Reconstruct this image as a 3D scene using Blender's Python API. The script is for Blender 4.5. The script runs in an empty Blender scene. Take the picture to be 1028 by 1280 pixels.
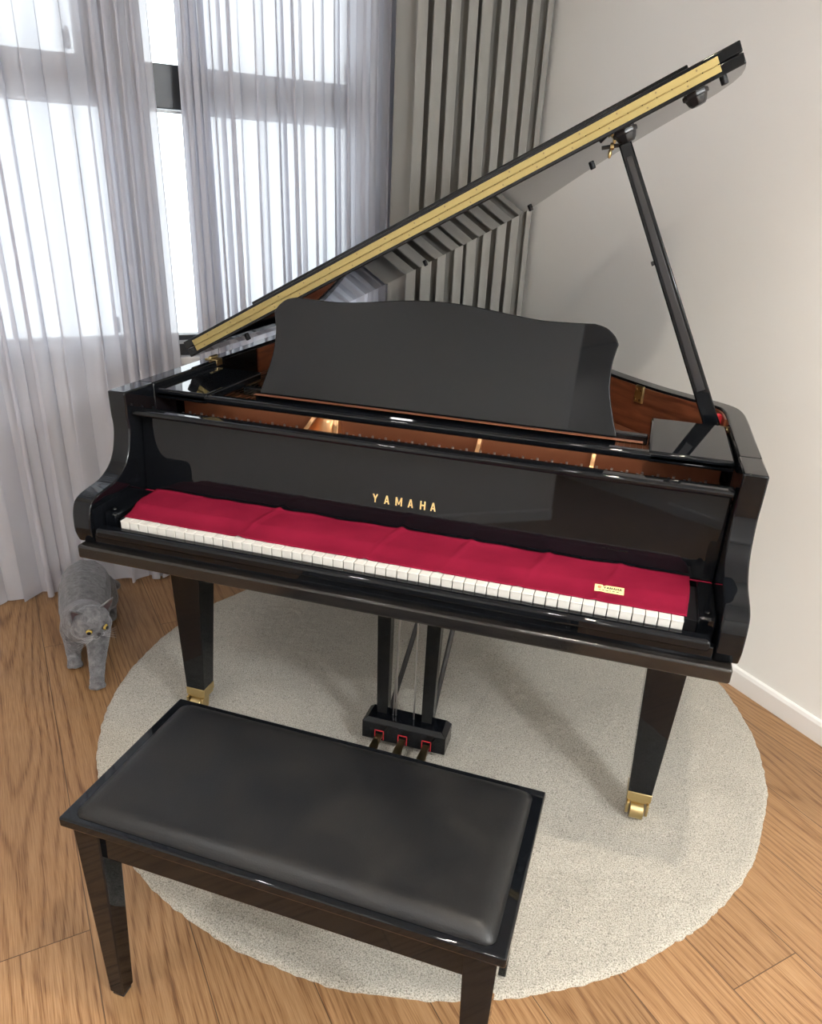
import bpy, bmesh, math, random
from mathutils import Vector, Matrix, noise
from math import sin, cos, pi, radians, sqrt

random.seed(7)
sc = bpy.context.scene
COL = sc.collection
PHI = 0.7812                      # the room's turn about the piano

# ------------------------------------------------------------------ materials
MAT = {}
def mat(name, col=(.5, .5, .5), rough=.5, metal=0.0, **kw):
    m = bpy.data.materials.new(name); m.use_nodes = True
    b = m.node_tree.nodes['Principled BSDF']
    b.inputs['Base Color'].default_value = (*col, 1)
    b.inputs['Roughness'].default_value = rough
    b.inputs['Metallic'].default_value = metal
    for k, v in kw.items():
        b.inputs[k.replace('_', ' ')].default_value = v
    MAT[name] = m
    return m
def nd(m, kind, **kw):
    n = m.node_tree.nodes.new(kind)
    for k, v in kw.items():
        if hasattr(n, k): setattr(n, k, v)
        else: n.inputs[k.replace('_', ' ')].default_value = v
    return n
def lk(m, a, b): m.node_tree.links.new(a, b)
def bs(m): return m.node_tree.nodes['Principled BSDF']
def ramp(m, fac, stops):
    r = nd(m, 'ShaderNodeValToRGB'); e = r.color_ramp.elements
    while len(e) < len(stops): e.new(.5)
    for el, (p, c) in zip(e, stops):
        el.position = p; el.color = (*c, 1)
    lk(m, fac, r.inputs[0]); return r.outputs[0]
def noise_tex(m, scale, detail=3, stretch=None, rough=.5, dist=0, coord='Object'):
    tc = nd(m, 'ShaderNodeTexCoord'); out = tc.outputs[coord]
    if stretch:
        mp = nd(m, 'ShaderNodeMapping'); mp.inputs['Scale'].default_value = stretch
        lk(m, out, mp.inputs[0]); out = mp.outputs[0]
    n = nd(m, 'ShaderNodeTexNoise'); n.inputs['Scale'].default_value = scale
    n.inputs['Detail'].default_value = detail; n.inputs['Roughness'].default_value = rough
    n.inputs['Distortion'].default_value = dist
    lk(m, out, n.inputs['Vector']); return n.outputs['Fac']
def bump(m, h, strength=.2, dist=.002):
    b = nd(m, 'ShaderNodeBump'); b.inputs['Strength'].default_value = strength
    b.inputs['Distance'].default_value = dist
    lk(m, h, b.inputs['Height']); lk(m, b.outputs[0], bs(m).inputs['Normal'])

mat('lacquer', (.0035, .0042, .0055), .03, IOR=1.345)
mat('black_satin', (.012, .012, .014), .32)
mat('black_rubber', (.006, .006, .008), .55)
mat('brass', (.55, .43, .215), .28, 1.0)
mat('brass_hinge', (.38, .31, .135), .42, 1.0)
mat('brass_dark', (.22, .17, .09), .28, 1.0)
mat('gold_letter', (.85, .66, .30), .35, .75)
mat('steel', (.42, .42, .43), .3, 1.0)
mat('key_white', (.60, .59, .555), .25)
mat('red_felt', (.42, .012, .02), .9)
mat('label_paper', (.82, .70, .33), .45)
mat('ink_black', (.02, .02, .02), .6)
mat('ink_red', (.5, .03, .02), .6)
m = mat('edge_lacquer', (.0045, .005, .0065), .2, IOR=1.52)
m = mat('key_bed_lacquer', (.010, .009, .009), .12, IOR=1.5)
f = noise_tex(m, 260, 3); f2 = noise_tex(m, 4, 4, (1, 9, 9), dist=1.5)
bump(m, f, .25, .001)
lk(m, ramp(m, f2, [(.35, (.006, .0055, .006)), (.7, (.015, .013, .011))]), bs(m).inputs['Base Color'])

m = mat('plate_bronze', (.20, .075, .036), .4, .4)
f = noise_tex(m, 600, 2); bump(m, f, .25, .0006)
mat('bronze_bright', (.72, .43, .22), .3, .9)
m = mat('soundboard_wood', (.55, .32, .14), .4)
f = noise_tex(m, 6, 6, (1, 20, 1)); lk(m, ramp(m, f, [(.3, (.42, .22, .09)), (.7, (.62, .38, .18))]), bs(m).inputs['Base Color'])
m = mat('mahogany', (.16, .05, .025), .3)
f = noise_tex(m, 5, 6, (1.2, 1.2, 14), dist=.6)
lk(m, ramp(m, f, [(.3, (.075, .020, .010)), (.5, (.15, .045, .020)), (.75, (.22, .075, .034))]), bs(m).inputs['Base Color'])

m = mat('crimson_cloth', (.35, .012, .045), .95, IOR=1.15)
f = noise_tex(m, 900, 2); f2 = noise_tex(m, 9, 4)
lk(m, ramp(m, f2, [(.3, (.145, .005, .020)), (.7, (.195, .008, .028))]), bs(m).inputs['Base Color'])
bump(m, f, .4, .0006)

m = mat('seat_leather', (.022, .022, .024), .42, IOR=1.38)
f = noise_tex(m, 9, 7, rough=.62, dist=.5)
lk(m, ramp(m, f, [(.35, (.005, .0055, .0065)), (.7, (.010, .0098, .0095))]), bs(m).inputs['Base Color'])
lk(m, ramp(m, f, [(.3, (.34,)*3), (.7, (.50,)*3)]), bs(m).inputs['Roughness'])
vt = nd(m, 'ShaderNodeTexVoronoi'); vt.inputs['Scale'].default_value = 420
tc = nd(m, 'ShaderNodeTexCoord'); lk(m, tc.outputs['Object'], vt.inputs['Vector'])
bump(m, vt.outputs['Distance'], .22, .0007)

m = mat('wall_paint', (.86, .855, .83), .85)
f = noise_tex(m, 160, 3); bump(m, f, .06, .001)
m = mat('ceiling_paint', (.86, .85, .83), .9)
f = noise_tex(m, 160, 3); bump(m, f, .06, .001)
mat('trim_white', (.84, .84, .83), .35)
mat('frame_dark', (.035, .038, .042), .4, .2)
mat('frame_strip', (.55, .57, .58), .4)
m = mat('hall_wood', (.10, .055, .03), .35)
f = noise_tex(m, 3, 5, (1, 12, 12)); lk(m, ramp(m, f, [(.3, (.06, .03, .015)), (.7, (.13, .07, .04))]), bs(m).inputs['Base Color'])

# fur
m = mat('cat_fur', (.17, .17, .18), .85, Sheen_Weight=.45, Sheen_Roughness=.35)
bs(m).inputs['Sheen Tint'].default_value = (.8, .82, .88, 1)
f = noise_tex(m, 60, 5, rough=.7, dist=.6); f2 = noise_tex(m, 480, 3, (1, 1, .25))
lk(m, ramp(m, f, [(.3, (.062, .061, .066)), (.5, (.125, .123, .128)), (.75, (.21, .206, .21))]), bs(m).inputs['Base Color'])
bump(m, f2, .8, .003)
mat('cat_ear_inside', (.10, .065, .07), .8)
mat('cat_eye', (.34, .24, .05), .06)
mat('cat_pupil', (.004, .004, .004), .04)
mat('cat_nose', (.022, .020, .024), .4)
mat('whisker_white', (.45, .45, .46), .4)

# rug
m = mat('rug_wool', (.56, .52, .44), 1.0, Sheen_Weight=.12)
f = noise_tex(m, 330, 2, rough=.6); f2 = noise_tex(m, 5, 5)
mx = nd(m, 'ShaderNodeMix', data_type='RGBA', blend_type='MULTIPLY'); mx.inputs['Factor'].default_value = 1
lk(m, ramp(m, f, [(.30, (.16, .15, .125)), (.46, (.40, .375, .32)), (.68, (.60, .57, .495))]), mx.inputs['A'])
lk(m, ramp(m, f2, [(.3, (.90,)*3), (.65, (1, 1, 1))]), mx.inputs['B'])
lk(m, mx.outputs['Result'], bs(m).inputs['Base Color'])
bump(m, f, .9, .004)

# oak floor: object coordinates are (H, G): planks run along G
m = mat('oak_planks', (.45, .28, .14), .42)
tc = nd(m, 'ShaderNodeTexCoord'); sep = nd(m, 'ShaderNodeSeparateXYZ'); lk(m, tc.outputs['Object'], sep.inputs[0])
addH = nd(m, 'ShaderNodeMath', operation='ADD'); lk(m, sep.outputs[0], addH.inputs[0]); addH.inputs[1].default_value = 19.265
cmb = nd(m, 'ShaderNodeCombineXYZ')
lk(m, sep.outputs[1], cmb.inputs[0]); lk(m, addH.outputs[0], cmb.inputs[1])
br = nd(m, 'ShaderNodeTexBrick'); lk(m, cmb.outputs[0], br.inputs['Vector'])
br.offset = .37; br.offset_frequency = 2
for k, v in {'Scale': 1.0, 'Mortar Size': .0011, 'Mortar Smooth': .1, 'Bias': 0.0, 'Brick Width': 1.9, 'Row Height': .19}.items():
    br.inputs[k].default_value = v
br.inputs['Color1'].default_value = (0, 0, 0, 1); br.inputs['Color2'].default_value = (1, 1, 1, 1); br.inputs['Mortar'].default_value = (.5, .5, .5, 1)
rnd = nd(m, 'ShaderNodeSeparateColor'); lk(m, br.outputs['Color'], rnd.inputs[0])
off = nd(m, 'ShaderNodeMath', operation='MULTIPLY'); lk(m, rnd.outputs[0], off.inputs[0]); off.inputs[1].default_value = 31.7
gx = nd(m, 'ShaderNodeMath', operation='ADD'); lk(m, sep.outputs[1], gx.inputs[0]); lk(m, off.outputs[0], gx.inputs[1])
gv = nd(m, 'ShaderNodeCombineXYZ'); lk(m, gx.outputs[0], gv.inputs[0]); lk(m, sep.outputs[0], gv.inputs[1]); lk(m, off.outputs[0], gv.inputs[2])
mp1 = nd(m, 'ShaderNodeMapping'); mp1.inputs['Scale'].default_value = (1.3, 5.5, 1); lk(m, gv.outputs[0], mp1.inputs[0])
n1 = nd(m, 'ShaderNodeTexNoise'); n1.inputs['Scale'].default_value = 1.0; n1.inputs['Detail'].default_value = .8; n1.inputs['Distortion'].default_value = .25
lk(m, mp1.outputs[0], n1.inputs['Vector'])
def mth(op, a, b=None, c=None):
    n = nd(m, 'ShaderNodeMath', operation=op)
    for i, q in enumerate((a, b, c)):
        if q is None: continue
        if isinstance(q, (int, float)): n.inputs[i].default_value = q
        else: lk(m, q, n.inputs[i])
    return n.outputs[0]
hl = mth('SUBTRACT', mth('FRACT', mth('DIVIDE', addH.outputs[0], .19)), .5)
cen = mth('MULTIPLY', mth('SUBTRACT', mth('FRACT', mth('MULTIPLY', rnd.outputs[0], 7.3)), .5), .7)
hc = mth('SUBTRACT', hl, cen)
arch = mth('MULTIPLY', mth('POWER', mth('ABSOLUTE', hc), 1.6), 70)
along = mth('MULTIPLY', mth('MULTIPLY', sep.outputs[1], mth('SUBTRACT', rnd.outputs[0], .5)), 60)
phs = mth('ADD', mth('ADD', arch, along), mth('MULTIPLY', n1.outputs['Fac'], 34))
snv = mth('SINE', phs)
class sn: outputs = [mth('MULTIPLY', mth('POWER', mth('MULTIPLY_ADD', snv, .5, .5), 3), -2.1)]
mp2 = nd(m, 'ShaderNodeMapping'); mp2.inputs['Scale'].default_value = (14, 420, 1); lk(m, gv.outputs[0], mp2.inputs[0])
n2 = nd(m, 'ShaderNodeTexNoise'); n2.inputs['Scale'].default_value = 1.0; n2.inputs['Detail'].default_value = 4; lk(m, mp2.outputs[0], n2.inputs['Vector'])
ad = nd(m, 'ShaderNodeMath', operation='MULTIPLY_ADD'); lk(m, sn.outputs[0], ad.inputs[0]); ad.inputs[1].default_value = .10; lk(m, n2.outputs['Fac'], ad.inputs[2])
n3 = nd(m, 'ShaderNodeTexNoise'); n3.inputs['Scale'].default_value = 2.2; n3.inputs['Detail'].default_value = 2; lk(m, gv.outputs[0], n3.inputs['Vector'])
ad2 = nd(m, 'ShaderNodeMath', operation='MULTIPLY_ADD'); lk(m, n3.outputs['Fac'], ad2.inputs[0]); ad2.inputs[1].default_value = .22; lk(m, ad.outputs[0], ad2.inputs[2])
colr = ramp(m, ad2.outputs[0], [(.26, (.130, .058, .022)), (.44, (.235, .122, .051)), (.60, (.300, .167, .075)), (.80, (.355, .212, .105))])
tone = nd(m, 'ShaderNodeMapRange'); lk(m, rnd.outputs[0], tone.inputs[0]); tone.inputs['To Min'].default_value = .84; tone.inputs['To Max'].default_value = 1.10
tv = nd(m, 'ShaderNodeCombineColor'); [lk(m, tone.outputs[0], tv.inputs[i]) for i in range(3)]
mx = nd(m, 'ShaderNodeMix', data_type='RGBA', blend_type='MULTIPLY'); mx.inputs['Factor'].default_value = 1
lk(m, colr, mx.inputs['A']); lk(m, tv.outputs[0], mx.inputs['B'])
# knots
vk = nd(m, 'ShaderNodeTexVoronoi'); vk.inputs['Scale'].default_value = 1.0
mpk = nd(m, 'ShaderNodeMapping'); mpk.inputs['Scale'].default_value = (.9, 2.2, 1); lk(m, gv.outputs[0], mpk.inputs[0]); lk(m, mpk.outputs[0], vk.inputs['Vector'])
kn = ramp(m, vk.outputs['Distance'], [(.0, (.25, .16, .1)), (.035, (.55, .45, .38)), (.09, (1, 1, 1))])
mxk = nd(m, 'ShaderNodeMix', data_type='RGBA', blend_type='MULTIPLY'); mxk.inputs['Factor'].default_value = 1
lk(m, mx.outputs['Result'], mxk.inputs['A']); lk(m, kn, mxk.inputs['B'])
gap = nd(m, 'ShaderNodeMix', data_type='RGBA'); lk(m, br.outputs['Fac'], gap.inputs['Factor']); lk(m, mxk.outputs['Result'], gap.inputs['A']); gap.inputs['B'].default_value = (.07, .035, .015, 1)
lk(m, gap.outputs['Result'], bs(m).inputs['Base Color'])
bump(m, n2.outputs['Fac'], .12, .001)

# drapes
m = mat('grey_drape', (.25, .243, .226), .9, Sheen_Weight=.1)
f = noise_tex(m, 700, 2, (1, 1, .25)); f2 = noise_tex(m, 700, 2, (.3, .3, 1.6))
mx = nd(m, 'ShaderNodeMath', operation='ADD'); lk(m, f, mx.inputs[0]); lk(m, f2, mx.inputs[1])
bump(m, mx.outputs[0], .4, .001)
# sheer: woven voile, open between the threads
def sheer_material():
    m = bpy.data.materials.new('sheer_voile'); m.use_nodes = True; MAT['sheer_voile'] = m
    t = m.node_tree; t.nodes.clear()
    o = nd(m, 'ShaderNodeOutputMaterial'); tr = nd(m, 'ShaderNodeBsdfTransparent')
    df = nd(m, 'ShaderNodeBsdfDiffuse'); df.inputs['Color'].default_value = (.78, .79, .86, 1)
    tl = nd(m, 'ShaderNodeBsdfTranslucent'); tl.inputs['Color'].default_value = (.56, .57, .62, 1)
    mx = nd(m, 'ShaderNodeMixShader'); mx.inputs[0].default_value = .5
    lk(m, df.outputs[0], mx.inputs[1]); lk(m, tl.outputs[0], mx.inputs[2])
    lw = nd(m, 'ShaderNodeLayerWeight'); lw.inputs['Blend'].default_value = .35
    mr = nd(m, 'ShaderNodeMapRange'); lk(m, lw.outputs['Facing'], mr.inputs[0])
    mr.inputs['From Min'].default_value = 0; mr.inputs['From Max'].default_value = .9
    mr.inputs['To Min'].default_value = .84; mr.inputs['To Max'].default_value = .97
    m2 = nd(m, 'ShaderNodeMixShader'); lk(m, mr.outputs[0], m2.inputs[0])
    lk(m, tr.outputs[0], m2.inputs[1]); lk(m, mx.outputs[0], m2.inputs[2]); lk(m, m2.outputs[0], o.inputs[0])
sheer_material()
def glass_material():
    m = bpy.data.materials.new('window_glass'); m.use_nodes = True; MAT['window_glass'] = m
    t = m.node_tree; t.nodes.clear()
    o = nd(m, 'ShaderNodeOutputMaterial'); tr = nd(m, 'ShaderNodeBsdfTransparent'); tr.inputs[0].default_value = (.95, .97, .97, 1)
    gl = nd(m, 'ShaderNodeBsdfGlossy'); gl.inputs['Roughness'].default_value = .01
    fr = nd(m, 'ShaderNodeFresnel'); fr.inputs[0].default_value = 1.45
    mx = nd(m, 'ShaderNodeMixShader'); lk(m, fr.outputs[0], mx.inputs[0]); lk(m, tr.outputs[0], mx.inputs[1]); lk(m, gl.outputs[0], mx.inputs[2]); lk(m, mx.outputs[0], o.inputs[0])
glass_material()
def emit(name, col, s):
    m = mat(name, (.8, .8, .8), .5); bs(m).inputs['Emission Color'].default_value = (*col, 1); bs(m).inputs['Emission Strength'].default_value = s
emit('lamp_glow', (1, .86, .66), 6)
emit('panel_glow', (1, .95, .88), 2)

# ------------------------------------------------------------------ mesh helpers
class MB:
    def __init__(s): s.bm = bmesh.new()
    def box(s, a, b, M=None, bev=0, seg=2):
        x0, y0, z0 = a; x1, y1, z1 = b
        vs = [s.bm.verts.new(v) for v in ((x0,y0,z0),(x1,y0,z0),(x1,y1,z0),(x0,y1,z0),(x0,y0,z1),(x1,y0,z1),(x1,y1,z1),(x0,y1,z1))]
        fs = [s.bm.faces.new([vs[i] for i in q]) for q in ((0,3,2,1),(4,5,6,7),(0,1,5,4),(1,2,6,5),(2,3,7,6),(3,0,4,7))]
        if bev: s._bev(fs, bev, seg)
        if M is not None: bmesh.ops.transform(s.bm, matrix=M, verts=list({v for f in s.bm.faces for v in f.verts}) if bev else vs)
        return s
    def _bev(s, fs, bev, seg):
        es = list({e for f in fs for e in f.edges})
        bmesh.ops.bevel(s.bm, geom=es, offset=bev, segments=seg, affect='EDGES', profile=.5)
    def hexa(s, bot, top):
        """two quads of 3-D points, same winding (counter-clockwise from above)"""
        b = [s.bm.verts.new(v) for v in bot]; t = [s.bm.verts.new(v) for v in top]
        s.bm.faces.new(b[::-1]); s.bm.faces.new(t)
        for i in range(4): s.bm.faces.new([b[i], b[(i+1)%4], t[(i+1)%4], t[i]])
        return s
    def prism(s, pts, f0, f1, inner=None):
        """pts 2-D outline; f0/f1 map (a,b)->3-D for both caps"""
        a = [s.bm.verts.new(f0(*p)) for p in pts]; b = [s.bm.verts.new(f1(*p)) for p in pts]
        n = len(pts)
        for i in range(n): s.bm.faces.new([a[i], a[(i+1)%n], b[(i+1)%n], b[i]])
        if inner is None:
            s.bm.faces.new(a[::-1]); s.bm.faces.new(b)
        return s
    def strip(s, out, inn, z0, z1, closed=False):
        """wall between two open outlines"""
        n = len(out)
        V = [[s.bm.verts.new((p[0], p[1], z)) for p in L] for L, z in ((out, z0), (out, z1), (inn, z1), (inn, z0))]
        for i in range(n-1 if not closed else n):
            j = (i+1) % n
            for k in range(4):
                l = (k+1) % 4
                s.bm.faces.new([V[k][i], V[k][j], V[l][j], V[l][i]])
        if not closed:
            s.bm.faces.new([V[k][0] for k in range(4)]); s.bm.faces.new([V[k][-1] for k in range(4)][::-1])
        return s
    def tube(s, pts, r, n=10, cap=True):
        pts = [Vector(p) for p in pts]; rs = r if isinstance(r, (list, tuple)) else [r]*len(pts)
        rings = []
        for i, p in enumerate(pts):
            d = (pts[min(i+1, len(pts)-1)] - pts[max(i-1, 0)]).normalized()
            u = d.cross(Vector((0, 0, 1)) if abs(d.z) < .9 else Vector((1, 0, 0))).normalized(); w = d.cross(u)
            rings.append([s.bm.verts.new(p + (u*cos(2*pi*k/n) + w*sin(2*pi*k/n))*rs[i]) for k in range(n)])
        for a, b in zip(rings, rings[1:]):
            for k in range(n): s.bm.faces.new([a[k], a[(k+1)%n], b[(k+1)%n], b[k]])
        if cap: s.bm.faces.new(rings[0][::-1]); s.bm.faces.new(rings[-1])
        return s
    def ball(s, c, r, seg=16, M=None):
        mm = Matrix.Translation(c) @ (M if M is not None else Matrix()) @ Matrix.Diagonal((*((r,)*3 if isinstance(r, (int, float)) else r), 1))
        bmesh.ops.create_uvsphere(s.bm, u_segments=seg, v_segments=max(6, seg//2+2), radius=1, matrix=mm); return s
    def build(s, name, m, parent=None, bev=0, smooth=30, seg=2, room=False):
        bmesh.ops.recalc_face_normals(s.bm, faces=s.bm.faces)
        me = bpy.data.meshes.new(name); s.bm.to_mesh(me); s.bm.free()
        o = bpy.data.objects.new(name, me); COL.objects.link(o)
        if m: me.materials.append(MAT[m])
        if parent is not None: o.parent = parent; o.matrix_parent_inverse = world(parent).inverted()
        if room: o.rotation_euler.z = PHI
        if smooth:
            for p in me.polygons: p.use_smooth = True
            me.set_sharp_from_angle(angle=radians(smooth))
        if bev:
            b = o.modifiers.new('bevel', 'BEVEL'); b.width = bev; b.segments = seg; b.limit_method = 'ANGLE'; b.angle_limit = radians(35)
            b.harden_normals = False
        return o
def world(o):
    m = Matrix.LocRotScale(o.location, o.rotation_euler, o.scale)
    return world(o.parent) @ o.matrix_parent_inverse @ m if o.parent else m
def thing(name, label, cat, loc=(0, 0, 0), rz=0, group=None):
    o = bpy.data.objects.new(name, None); COL.objects.link(o); o.empty_display_size = .1
    o.location = loc; o.rotation_euler.z = rz; return tag(o, label, cat, group)
def tag(o, label, cat, group=None, kind=None):
    o['label'] = label; o['category'] = cat
    if group: o['group'] = group
    if kind: o['kind'] = kind
    return o
def struct(o, label=None):
    o['kind'] = 'structure'
    if label: o['label'] = label
    return o

# ------------------------------------------------------------------ room (H along the window wall, G towards it)
HR, GB, CEIL = 1.372, 1.692, 2.5
HL, GF, HALL = -2.2, -3.4, -4.6
struct(MB().box((HALL-.1, GF-.1, -.1), (HR+.1, GB+.1, 0)).build('floor', 'oak_planks', room=True, smooth=0), 'oak plank floor')
struct(MB().box((HALL-.1, GF-.1, CEIL), (HR+.1, GB+.1, CEIL+.1)).build('ceiling', 'ceiling_paint', room=True, smooth=0))
struct(MB().box((HR, GF-.1, 0), (HR+.1, GB+.1, CEIL)).build('wall_right', 'wall_paint', room=True, smooth=0), 'plain off-white wall on the right')
W1 = (-1.62, -.13); W2 = (-.085, .70); SILL, HEAD = .838, 2.36
w = MB()
w.box((HL-.1, GB, 0), (HR, GB+.16, SILL)); w.box((HL-.1, GB, HEAD), (HR, GB+.16, CEIL))
w.box((HL-.1, GB, SILL), (W1[0], GB+.16, HEAD)); w.box((W1[1], GB, SILL), (W2[0], GB+.16, HEAD)); w.box((W2[1], GB, SILL), (HR, GB+.16, HEAD))
struct(w.build('wall_back', 'wall_paint', room=True, smooth=0), 'white wall below and beside the windows')
struct(MB().box((HL-.1, -2.3, 0), (HL, GB, CEIL)).build('wall_left', 'wall_paint', room=True, smooth=0))
struct(MB().box((HL, GF-.1, 0), (HR, GF, CEIL)).build('wall_front', 'wall_paint', room=True, smooth=0))
w = MB(); w.box((HALL-.1, GF-.1, 0), (HL, GF, CEIL)); w.box((HALL-.1, GF, 0), (HALL, -2.3, CEIL)); w.box((HALL, -2.3, 0), (HL-.1, -2.2, CEIL))
struct(w.build('wall_hall', 'wall_paint', room=True, smooth=0))
dr = MB().box((HALL, -3.32, 0), (HALL+.045, -2.40, 2.1)).build('reflection_slab_1', 'hall_wood', room=True, bev=.003); struct(dr, 'dark wooden slab at the end of the hall, added for the brown reflection in the fallboard')  # unseen slab added so the fallboard reflects brown here
def base(name, pts):
    w = MB()
    prof = [(0, 0), (.013, 0), (.013, .058), (.009, .068), (.004, .072), (0, .072)]
    (a, b, n) = pts   # start, end, inward normal
    a, b, n = Vector(a), Vector(b), Vector(n)
    f = lambda P: (lambda d, z: (P.x + n.x*d, P.y + n.y*d, z))
    w.prism(prof, f(a), f(b)); return struct(w.build(name, 'trim_white', room=True, smooth=0, bev=.0015), 'white baseboard')
base('baseboard_right', ((HR, GF), (HR, GB), (-1, 0)))
base('baseboard_back', ((HL, GB), (HR-.013, GB), (0, -1)))
base('baseboard_left', ((HL, -2.3), (HL, GB-.013), (1, 0)))
base('baseboard_front', ((HL, GF), (HR-.013, GF), (0, 1)))
# windows
def window(name, H0, H1, lowR, upR, mull):
    fr = MB(); g0, g1 = GB+.004, GB+.06
    ZT0, ZT1, ZB = 1.645, 1.772, .915
    fr.box((H0, g0, SILL+.004), (H1, g1, ZB)); fr.box((H0, g0, ZT0), (H1, g1, ZT1)); fr.box((H0, g0, HEAD-.06), (H1, g1, HEAD))
    fr.box((H0, g0, ZB), (H0+.035, g1, HEAD-.06)); fr.box((lowR, g0, ZB), (H1, g1, ZT0)); fr.box((upR, g0, ZT1), (H1, g1, HEAD-.06))
    if mull: fr.box((mull-.05, g0, ZB), (mull+.05, g1, HEAD-.06))
    o = struct(fr.build(name, 'frame_dark', room=True, smooth=0, bev=.003), 'dark framed window' )
    MB().box((H0+.03, GB+.03, ZB-.01), (H1-.01, GB+.036, ZT0+.01)).build('pane', 'window_glass', o, smooth=0)
    MB().box((H0+.03, GB+.03, ZT1-.01), (H1-.01, GB+.036, HEAD-.05)).build('pane', 'window_glass', o, smooth=0)
    s = MB(); s.box((H0, g0-.006, .884), (H1, g0, .897)); s.box((H0, g0-.004, ZT0-.012), (H1, g0, ZT0-.004)); s.build('frame_bead', 'frame_strip', o, smooth=0)
    for L in ((upR-.035, ZT1+.01), (lowR-.07, ZB+.02)):
        l = MB(); l.box((L[0], g0-.02, L[1]), (L[0]+.018, g0, L[1]+.05)); l.box((L[0]+.004, g0-.034, L[1]+.012), (L[0]+.014, g0-.018, L[1]+.055))
        l.build('latch', 'frame_dark', o, bev=.002)
    return o
window('window_1', W1[0], W1[1], -.165, -.247, -.95)
window('window_2', W2[0], W2[1], .677, .682, None)
for i, (a, b) in enumerate((W1, W2)):
    struct(MB().box((a-.04, GB-.035, SILL-.026), (b+.04, GB+.004, SILL+.003)).build('trim_%d' % (i+1), 'trim_white', room=True, bev=.004), 'white window sill')
for o in bpy.data.objects:      # parts of the windows ride on the room's turn
    if o.parent and o.parent.name.startswith('window'): o.matrix_parent_inverse = Matrix()

# ------------------------------------------------------------------ curtains
def curtain(name, mtl, H0, H1, G0, top, bot, n, fn, nz=26, thick=0, flare=None):
    """fn(t, v) -> (H offset, G offset) with t along the width (0..1), v 0 top..1 hem"""
    bm = bmesh.new(); rows = []
    for j in range(nz+1):
        v = j/nz; row = []
        for i in range(n+1):
            t = i/n; dh, dg = fn(t, v)
            z = top + (bot-top)*v
            if v == 1: z += .004*sin(t*40)
            h = H0 + (H1-H0)*t + dh; g = G0 + dg
            row.append(bm.verts.new((h*cos(PHI)-g*sin(PHI), h*sin(PHI)+g*cos(PHI), z)))
        rows.append(row)
    for a, b in zip(rows, rows[1:]):
        for i in range(n): bm.faces.new([a[i], a[i+1], b[i+1], b[i]])
    me = bpy.data.meshes.new(name); bm.to_mesh(me); bm.free(); me.materials.append(MAT[mtl])
    for p in me.polygons: p.use_smooth = True
    o = bpy.data.objects.new(name, me); COL.objects.link(o)
    if thick:
        md = o.modifiers.new('cloth', 'SOLIDIFY'); md.thickness = thick; md.offset = 0
    return o
def warp(seed, t, amp=1.0):
    return amp*(noise.noise(Vector((t*5+seed, seed*3.1, 0))) + .5*noise.noise(Vector((t*13+seed, 7.7, 0))))
def sheer_fn(seed, folds, A, dense):
    def fn(t, v):
        s = dense(t)                                   # fold phase in turns
        ph = 2*pi*(s + .5*warp(seed, t))
        k = .55 + .45*(.5+.5*noise.noise(Vector((t*9, seed, v*1.3))))
        sway = .012*noise.noise(Vector((t*3, seed+9, v*2)))
        grow = .6 + .75*v
        g = A*k*grow*(sin(ph) + .35*sin(2.3*ph+1)) + sway - .045*v*v
        h = .015*grow*sin(2*ph+.6) + .02*(v-.3)*noise.noise(Vector((t*6, seed, 2)))
        return h, g
    return fn
c = curtain('sheer_curtain', 'sheer_voile', -1.75, -.052, 1.605, CEIL-.031, .012, 760, sheer_fn(2.3, 1, .030, lambda t: 16*t + 28*max(0, t-.90)), nz=30)
tag(c, 'sheer white curtain at the far left, trailing on the floor behind the cat', 'curtain', 'sheer curtains')
c = curtain('sheer_curtain', 'sheer_voile', .050, .93, 1.612, CEIL-.031, .012, 700, sheer_fn(5.9, 1, .026, lambda t: 12*t + 26*min(t, .1) + 8*max(0, t-.7)), nz=30)
tag(c, 'sheer white curtain in front of the right window beside the grey drape', 'curtain', 'sheer curtains')
def drape_fn(t, v):
    ph = 2*pi*(9.2*t + .28*warp(1.7, t) + .10)
    a = .056*(1 + .25*noise.noise(Vector((t*7, 3, v))))
    g = a*(sin(ph) + .15*sin(3*ph)); h = .026*sin(2*ph) + .004*sin(v*5+t*9)
    return h*min(1, (1-t)*12), g
c = curtain('blackout_drape', 'grey_drape', .775, 1.362, 1.476, CEIL-.031, .015, 700, drape_fn, nz=16, thick=.003)
tag(c, 'heavy grey pleated drape gathered in the corner by the right wall', 'curtain')
tr = MB().box((HL+.02, 1.45, CEIL-.028), (HR-.005, 1.66, CEIL-.001))
o = tr.build('curtain_track', 'trim_white', room=True, bev=.003); tag(o, 'white double curtain track on the ceiling above the window', 'curtain track')

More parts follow.
